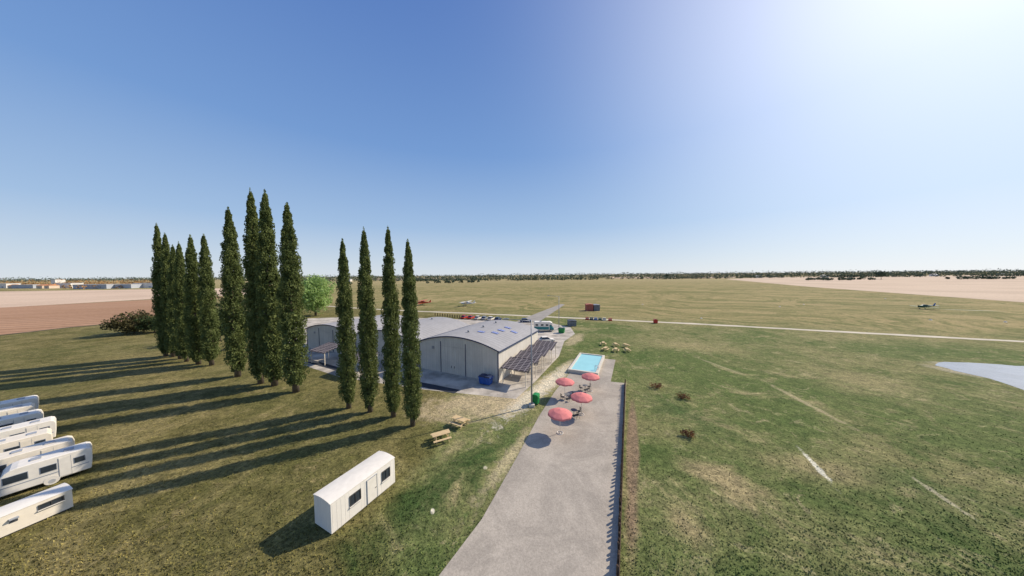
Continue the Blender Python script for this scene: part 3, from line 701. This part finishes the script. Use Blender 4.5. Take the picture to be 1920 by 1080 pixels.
# ---------------------------------------------------------------- street lamps
def make_lamp(loc,label,h=11.6,arm=3.0):
    t=thing('street_lamp',label,'street lamp',loc,0,'tall grey street lamps')
    MB().tube((0,0,.3),(0,0,h),.12,.065,12).build('pole',M_['grey'],t,True)
    MB().box(0,0,.17,.75,.75,.36).build('footing',M_['coping'],t,bevel=.04)
    MB().tube((0,0,h-.15),(-arm,0,h+.15),.05,.035,8).build('arm',M_['grey'],t,True)
    hd=MB().prismy([(-arm-.85,h+.1),(-arm-.8,h+.2),(-arm-.3,h+.27),(-arm+.05,h+.2),(-arm+.05,h+.1)],-.16,.16).build('lamp_head',M_['grey'],t)
    MB().box(-arm-.42,0,h+.08,.6,.22,.04).build('lens',M_['white'],hd)
    return t
g=G(997,762); s0=make_lamp(g,'tall grey street lamp beside the green bin at the terrace edge'); s0.scale=(1,1,HT(g,998,600)/11.6)
g=G(1048,617); s1=dup(s0,g,0,'distant grey street lamp beyond the hangar by the parked motorhome',(1,1,HT(g,1048,555)/11.6))
# ---------------------------------------------------------------- bins
def make_bin(name,label,cat,loc,rz,w,d,h,body,lid,group=None,nl=1):
    t=thing(name,label,cat,loc,rz,group)
    b=MB(); k=.86
    vs=[(-w/2*k,-d/2*k,.12),(w/2*k,-d/2*k,.12),(w/2*k,d/2*k,.12),(-w/2*k,d/2*k,.12),(-w/2,-d/2,h*.85),(w/2,-d/2,h*.85),(w/2,d/2,h*.85),(-w/2,d/2,h*.85)]
    b.add(vs,[(0,3,2,1),(4,5,6,7),(0,1,5,4),(1,2,6,5),(2,3,7,6),(3,0,4,7)])
    for i in range(3): b.box(-w/2*.6+i*w/2*.6,-d/2*.97,h*.5,.05,.06,h*.6,rx=R(3))
    b.box(0,0,h*.84,w+.08,d+.08,.06); b.build('body',M_[body],t,bevel=.015)
    for i in range(nl):
        ww=w/nl; l=MB(); cx=-w/2+ww*(i+.5)
        l.prismy([(cx-ww/2+.01,h*.875),(cx+ww/2-.01,h*.875),(cx+ww/2-.06,h*.96),(cx,h),(cx-ww/2+.06,h*.96)],-d/2-.03,d/2+.03); l.build('lid',M_[lid],t)
    for x in (-w/2*.7,w/2*.7):
        for y in (-d/2*.6,d/2*.6): MB().tube((x,y-.03,.08),(x,y+.03,.08),.08,.08,10).build('wheel',M_['tyre'],t)
    for s in (-1,1): MB().box(s*(w/2+.04),0,h*.7,.08,d*.6,.08).build('handle',M_[lid],t)
    return t
make_bin('waste_bin','tall green waste bin beside the street lamp footing','bin',G(1005,757),HA,.85,.8,1.45,'green','green')
make_bin('dumpster','blue dumpster with dark lids against the nearest hangar front','dumpster',G(911,720),HA,2.2,1.15,1.5,'blue','dblue',nl=2)
make_bin('dumpster','green dumpster beyond the hangar near the far street lamp','dumpster',G(1053,624),HA,1.9,1.2,1.6,'green','dkgreen',nl=2)
def shed(x0,x1,yb,hpx,wm,rm,lab,dep=3,name='shed'):
    a=G(x0,yb); b=G(x1,yb); L=(b-a).length; h=hpx*a.y/F
    t=thing(name,lab,'shed',a,0)
    MB().box(L/2,dep/2,h*.44,L,dep,h*.88).build('wall',wm,t)
    MB().prismy([(-.15,h*.885),(L+.15,h*.885),(L+.15,h*.93),(L/2,h),(-.15,h*.93)],-.15,dep+.15).build('roof',rm,t)
    d=MB().box(L*.5,-.05,h*.38,L*.38,.1,h*.72).build('door',wm,t); MB().box(L*.62,-.13,h*.38,.08,.06,.2).build('door_handle',M_['black'],d)
shed(1100,1112.5,583,13,M_['rust'],M_['rust'],'red brown shed standing alone on the airfield grass')
shed(1114,1125,583,12,M_['midgrey'],M_['grey'],'dark grey shed next to the red brown shed on the airfield')
shed(1067,1081,612,11,M_['midgrey'],M_['dgrey'],'dark grey hut by the track beyond the far street lamp')
# ---------------------------------------------------------------- cars
def make_car(label,loc,rz,paint,L=4.2,H=1.45,name='parked_car',group='cars parked behind the hangars'):
    t=thing(name,label,'car',loc,rz,group); W=1.75; e=L/2
    MB().prismy([(-e+.1,.25),(-e,.5),(-e+.05,.78),(-e+.5,.88),(e-1.1,.9),(e-.2,.74),(e,.5),(e-.08,.25)],-W/2,W/2).build('body',M_[paint],t,bevel=.06)
    c=MB(); lo=[(-e+.35,.86),(e-1.25,.88)]; hi=[(-e+.75,H-.04),(e-2.0,H-.04)]
    wy=W/2-.05; wh=W/2-.22
    c.add([(lo[0][0],-wy,lo[0][1]),(lo[1][0],-wy,lo[1][1]),(lo[1][0],wy,lo[1][1]),(lo[0][0],wy,lo[0][1]),(hi[0][0],-wh,hi[0][1]),(hi[1][0],-wh,hi[1][1]),(hi[1][0],wh,hi[1][1]),(hi[0][0],wh,hi[0][1])],[(0,3,2,1),(4,5,6,7),(0,1,5,4),(1,2,6,5),(2,3,7,6),(3,0,4,7)])
    c.build('windows',M_['glass'],t)
    MB().box((hi[0][0]+hi[1][0])/2,0,H-.02,hi[1][0]-hi[0][0]+.06,wh*2+.04,.05).build('roof',M_[paint],t,bevel=.02)
    for x in (-e+.8,e-.8):
        for s in (-1,1): wheel(t,x,s*(W/2-.08),.31,.2)
    for s in (-1,1): MB().box(e-.06,s*.6,.64,.1,.3,.12).build('headlight',M_['white'],t)
    for s in (-1,1): MB().box(-e+.02,s*.62,.66,.08,.25,.14).build('tail_light',M_['red'],t)
    return t
for px,py,pt,lab in ((872,597,'red','red car leftmost in the row behind the hangars'),(884,597.5,'red','red car second from left in the row behind the hangars'),(897,598.5,'white','white car just right of the two red cars'),(909,599,'silver','silver car between two white cars behind the hangars'),(921,600,'white','white car fourth from left, right of the silver car'),(934,601,'navycar','navy blue car at the right end of the row behind the hangars')):
    make_car(lab,G(px,py),R(70+random.uniform(-6,6)),pt)
make_car('white car beside the rear corner of the nearest hangar',G(1025,641),R(12),'white')
make_car('dark blue car waiting beside the motorhome',G(986,604),R(0),'navycar',4.4)
t=thing('motorhome','white motorhome with dark teal side beyond the nearest hangar','motorhome',G(1019,620.5),R(-6))
MB().prismy([(-3,.45),(-3,2.9),(-2.8,3.05),(2.0,3.05),(2.75,2.75),(2.8,2.2),(1.9,2.15),(1.9,.45)],-1.1,1.1).build('body',M_['white'],t,bevel=.08)
MB().prismy([(1.903,.45),(1.903,2.1),(2.3,2.1),(2.85,1.35),(3.2,1.2),(3.25,.5)],-.98,.98).build('cab',M_['teal'],t,bevel=.05)
MB().box(2.66,0,1.72,.04,1.7,.8,ry=R(-36)).build('windscreen',M_['glass'],t)
MB().box(-.6,-1.11,1.1,4.6,.03,.9).build('side_band',M_['teal'],t)
for x in (-2.1,-.4,1.1): MB().box(x,-1.115,2.1,.8,.04,.5).build('window',M_['glass'],t)
for x in (-1.9,2.4):
    for s in (-1,1): wheel(t,x,s*.95,.38,.24)
MB().box(-.8,0,3.12,.7,.7,.14).build('skylight',M_['greystripe'],t)
# ---------------------------------------------------------------- aircraft
def make_plane(label,loc,rz,paint,tailp,high=True,sc_=1,biplane=False):
    t=thing('light_aircraft',label,'aircraft',loc,rz,None,sc_)
    rings=[]
    for x,w,h,z in ((3.4,.18,.18,1.35),(3.2,.42,.42,1.35),(2.2,.55,.58,1.38),(.9,.58,.75,1.5),(-.6,.52,.65,1.5),(-2.4,.28,.36,1.55),(-4.4,.08,.14,1.7)):
        rings.append([(x,w*math.cos(a),z+h*math.sin(a)) for a in [2*math.pi*i/12 for i in range(12)]])
    MB().loft(rings).build('fuselage',M_[paint],t,True)
    def wing(z,span,nm='wing'):
        for s in (-1,1):
            w=MB(); w.add([(1.5,s*.3,z),(-.1,s*.3,z),(.05,s*span,z+.15),(1.3,s*span,z+.15),(1.5,s*.3,z+.16),(-.1,s*.3,z+.09),(.05,s*span,z+.2),(1.3,s*span,z+.25)],[(0,1,2,3),(7,6,5,4),(0,3,7,4),(1,5,6,2),(0,4,5,1),(3,2,6,7)]); w.build(nm,M_[paint],t)
    if biplane: wing(.95,4.2); wing(2.35,4.6)
    else: wing(2.1 if high else 1.0,5.0)
    for s in (-1,1): MB().tube((.6,s*.5,1.1),(.7,s*2.6,2.2 if (high or biplane) else 1.1),.04,.04,6).build('strut',M_['grey'],t)
    for s in (-1,1): MB().box(-4.0,s*.85,1.78,.85,1.5,.06).build('tailplane',M_[tailp],t)
    MB().prismy([(-3.5,1.8),(-4.5,1.7),(-4.75,3.0),(-4.25,3.0)],-.04,.04).build('tail_fin',M_[tailp],t)
    MB().prismy([(1.6,1.9),(1.0,2.35),(-.1,2.3),(-.9,1.95)],-.42,.42).build('canopy',M_['glass'],t,bevel=.08)
    MB().box(3.5,0,1.35,.05,.14,1.8).build('propeller',M_['black'],t)
    for x,y in ((1.4,-.95),(1.4,.95)):
        MB().tube((x,y*.4,1.0),(x,y,.3),.04,.04,6).build('gear_leg',M_['grey'],t); wheel(t,x,y,.26,.14)
    wheel(t,-4.0,0,.13,.1); MB().tube((-4.0,0,.2),(-4.0,0,1.6),.03,.03,6).build('tail_strut',M_['grey'],t)
    return t
make_plane('white high winged light aircraft parked beyond the pale track',G(876,574),R(155),'white','white',True,1.15)
make_plane('orange red biplane parked behind the rightmost poplar',G(794,572),R(165),'orange','red',False,1.1,True)
make_plane('dark green light aircraft with blue tail, far right on the grass',G(1735,579.5),R(178),'dkgreen','bluestripe',False,.95)
# ---------------------------------------------------------------- small things on the airfield
bars=[(1101,599.5,'red','red'),(1109,599.8,'dgrey','dark grey'),(1117,600.2,'bluestripe','blue'),(1125,600.4,'dkgreen','dark green'),(1133,600.8,'white','white'),(1144,601.4,'red','red')]
for i,(px,py,mm,cn) in enumerate(bars):
    t=thing('barrier_block',['red barrier block at the left end of the row beside the track','dark grey barrier block second from left in the row','blue barrier block in the middle of the row beside the track','dark green barrier block right of the blue one','white barrier block second from the right end of the row','red barrier block set apart at the right end of the row'][i],'barrier',G(px,py),R(-10),'coloured barrier blocks beside the track')
    MB().prismy([(-.75,0),(.75,0),(.75,.25),(.6,.4),(.6,1.0),(-.6,1.0),(-.6,.4),(-.75,.25)],-.3,.3).build('body',M_[mm],t,bevel=.03)
    MB().box(0,-.33,.7,1.0,.05,.2).build('reflector',M_['white'] if cn!='white' else M_['dgrey'],t)
t=thing('red_hut','small red fire point box beside the pale track','box',G(1229,606),R(-10))
MB().box(0,0,.7,1.3,.9,1.2).build('body',M_['red'],t,bevel=.03); MB().prismy([(-.75,1.31),(.75,1.31),(0,1.6)],-.55,.55).build('lid',M_['rust'],t)
for s in (-.5,.5): MB().box(s,0,.05,.12,.7,.1).build('foot',M_['black'],t)
mk=None
for px,py in ((1462,575),(1507,571),(1315,597),(1745,600),(1885,604),(1205,571),(1660,560)):
    if mk is None:
        mk=MB().add([(-.6,-.6,0),(.6,-.6,0),(.6,.6,0),(-.6,.6,0),(-.06,-.06,.6),(.06,-.06,.6),(.06,.06,.6),(-.06,.06,.6)],[(0,3,2,1),(4,5,6,7),(0,1,5,4),(1,2,6,5),(2,3,7,6),(3,0,4,7)]).build('field_marker',M_['white'])
        mk.scale=(.55,)*3; mk.location=G(px,py); tag(mk,'tiny white marker cone on the mown airfield grass','marker','white marker cones on the airfield')
    else:
        o=mk.copy(); C.objects.link(o); o.location=G(px,py)
pb=None
for i in range(12):
    g=G(816+i*4.6,592+i*.45)
    if pb is None:
        pb=thing('bollard','short dark wooden bollard in the row left of the red cars','bollard',g,0,'dark bollards left of the parked cars')
        MB().tube((0,0,0),(0,0,1.2),.2,.18,8).build('post',M_['fencew'],pb); MB().tube((0,0,1.2),(0,0,1.3),.22,.08,8).build('cap',M_['black'],pb)
    else: dup(pb,g,0,'short dark wooden bollard in the row left of the red cars')
# ---------------------------------------------------------------- fence
F0=G(1172,721); F1=G(1158,1085); dr=(F1-F0).normalized(); Lf=(F1-F0).length+7
t=thing('wooden_fence','dark brown wooden plank fence along the right edge of the terrace','fence',F0,math.atan2(dr.y,dr.x))
random.seed(5)
x=0
while x<Lf:
    p=MB(); hgt=.86+random.uniform(-.16,.16)
    p.box(x,random.uniform(-.03,.03),hgt/2,.13,.11,hgt,rz=random.uniform(-.3,.3),ry=R(random.uniform(-5,5)),rx=R(random.uniform(-3,3))); p.tube((x,0,hgt-.01),(x,0,hgt+.05),.07,.02,4); p.build('post',M_['fencew'],t); x+=random.uniform(.3,.62)
for z in (.14,.38,.6): MB().box(Lf/2,.095,z,Lf,.035,.2).build('plank',M_['fencew'],t)
# ---------------------------------------------------------------- grass tufts
def inpoly(x,y,poly):
    c=False;j=len(poly)-1
    for i in range(len(poly)):
        xi,yi=poly[i][0],poly[i][1];xj,yj=poly[j][0],poly[j][1]
        if (yi>y)!=(yj>y) and x<(xj-xi)*(y-yi)/(yj-yi)+xi: c=not c
        j=i
    return c
mb=MB(); cnt=0
while cnt<30000:
    py=random.uniform(740,1120); px=random.uniform(-60,1980)
    if random.random()>(py-700)/420: continue
    g=G(px,py)
    if inpoly(g.x,g.y,TERR): continue
    left=g.x<-7
    hh=random.uniform(.03,.10)*(1.5 if left else 1)
    a=random.uniform(0,6.28); w_=random.uniform(.02,.05)*(1+g.y/60); dx,dy=math.cos(a)*w_,math.sin(a)*w_
    lx,ly=random.uniform(-.08,.08),random.uniform(-.08,.08)
    mb.add([(g.x-dx,g.y-dy,-.01),(g.x+dx,g.y+dy,-.01),(g.x+lx,g.y+ly,hh)],[(0,1,2)])
    cnt+=1
tag(mb.build('grass_tufts',tm),'short dry grass tufts scattered over the foreground meadow','grass',None,'stuff')
# ---------------------------------------------------------------- light
AZ=R(63.5); EL=R(36.5)
sd=Vector((math.sin(AZ),math.cos(AZ),0)); sv=Vector((sd.x*math.cos(EL),sd.y*math.cos(EL),math.sin(EL)))
sl=bpy.data.lights.new('sun','SUN'); sl.energy=5.0; sl.angle=R(.5); sl.color=(1,.90,.75)
so=bpy.data.objects.new('sun',sl); C.objects.link(so); so.rotation_euler=(-sv).to_track_quat('-Z','Y').to_euler(); so.location=(0,0,60)
w=bpy.data.worlds.new('World'); sc.world=w; w.use_nodes=True; n=NT(w.node_tree); bg=w.node_tree.nodes['Background']
sky=n.n('ShaderNodeTexSky',{'sky_type':'NISHITA','sun_disc':False,'sun_elevation':EL,'sun_rotation':AZ,'air_density':1.0,'dust_density':.3,'ozone_density':2.0})
dirv=n.n('ShaderNodeTexCoord',out=0)
sp=n.t.nodes.new('ShaderNodeSeparateXYZ'); n.t.links.new(dirv,sp.inputs[0]); z=sp.outputs[2]
zz=n.math('MAXIMUM',z,0.0)
rmp=n.t.nodes.new('ShaderNodeValToRGB'); n.t.links.new(zz,rmp.inputs[0]); cr=rmp.color_ramp
st=[(0,(.80,.88,.96)),(.05,(.68,.80,.94)),(.16,(.43,.62,.90)),(.39,(.215,.40,.78)),(.7,(.12,.25,.63)),(1,(.09,.20,.55))]
cr.elements[0].position=0; cr.elements[0].color=(*st[0][1],1); cr.elements[1].position=1; cr.elements[1].color=(*st[-1][1],1)
for p_,c_ in st[1:-1]:
    e=cr.elements.new(p_); e.color=(*c_,1)
dt=n.n('ShaderNodeVectorMath',{'operation':'DOT_PRODUCT'},{0:dirv,1:tuple(sv)},1); dt=n.math('MAXIMUM',dt,0.0)
gl=n.math('ADD',n.math('MULTIPLY',n.math('POWER',dt,7.0),.78),n.math('MULTIPLY',n.math('POWER',dt,30.0),.3))
base=n.n('ShaderNodeVectorMath',{'operation':'SCALE'},{0:rmp.outputs[0],3:7.9})
glc=n.n('ShaderNodeVectorMath',{'operation':'SCALE'},{0:(1.0,.93,.82),3:n.math('MULTIPLY',gl,8.5)})
ns=n.n('ShaderNodeVectorMath',{'operation':'SCALE'},{0:sky,3:.08})
tot=n.n('ShaderNodeVectorMath',{'operation':'ADD'},{0:n.n('ShaderNodeVectorMath',{'operation':'ADD'},{0:base,1:glc}),1:ns})
n.t.links.new(tot,bg.inputs[0]); bg.inputs[1].default_value=.1
sc.view_settings.view_transform='Standard'; sc.view_settings.look='None'; sc.view_settings.exposure=0
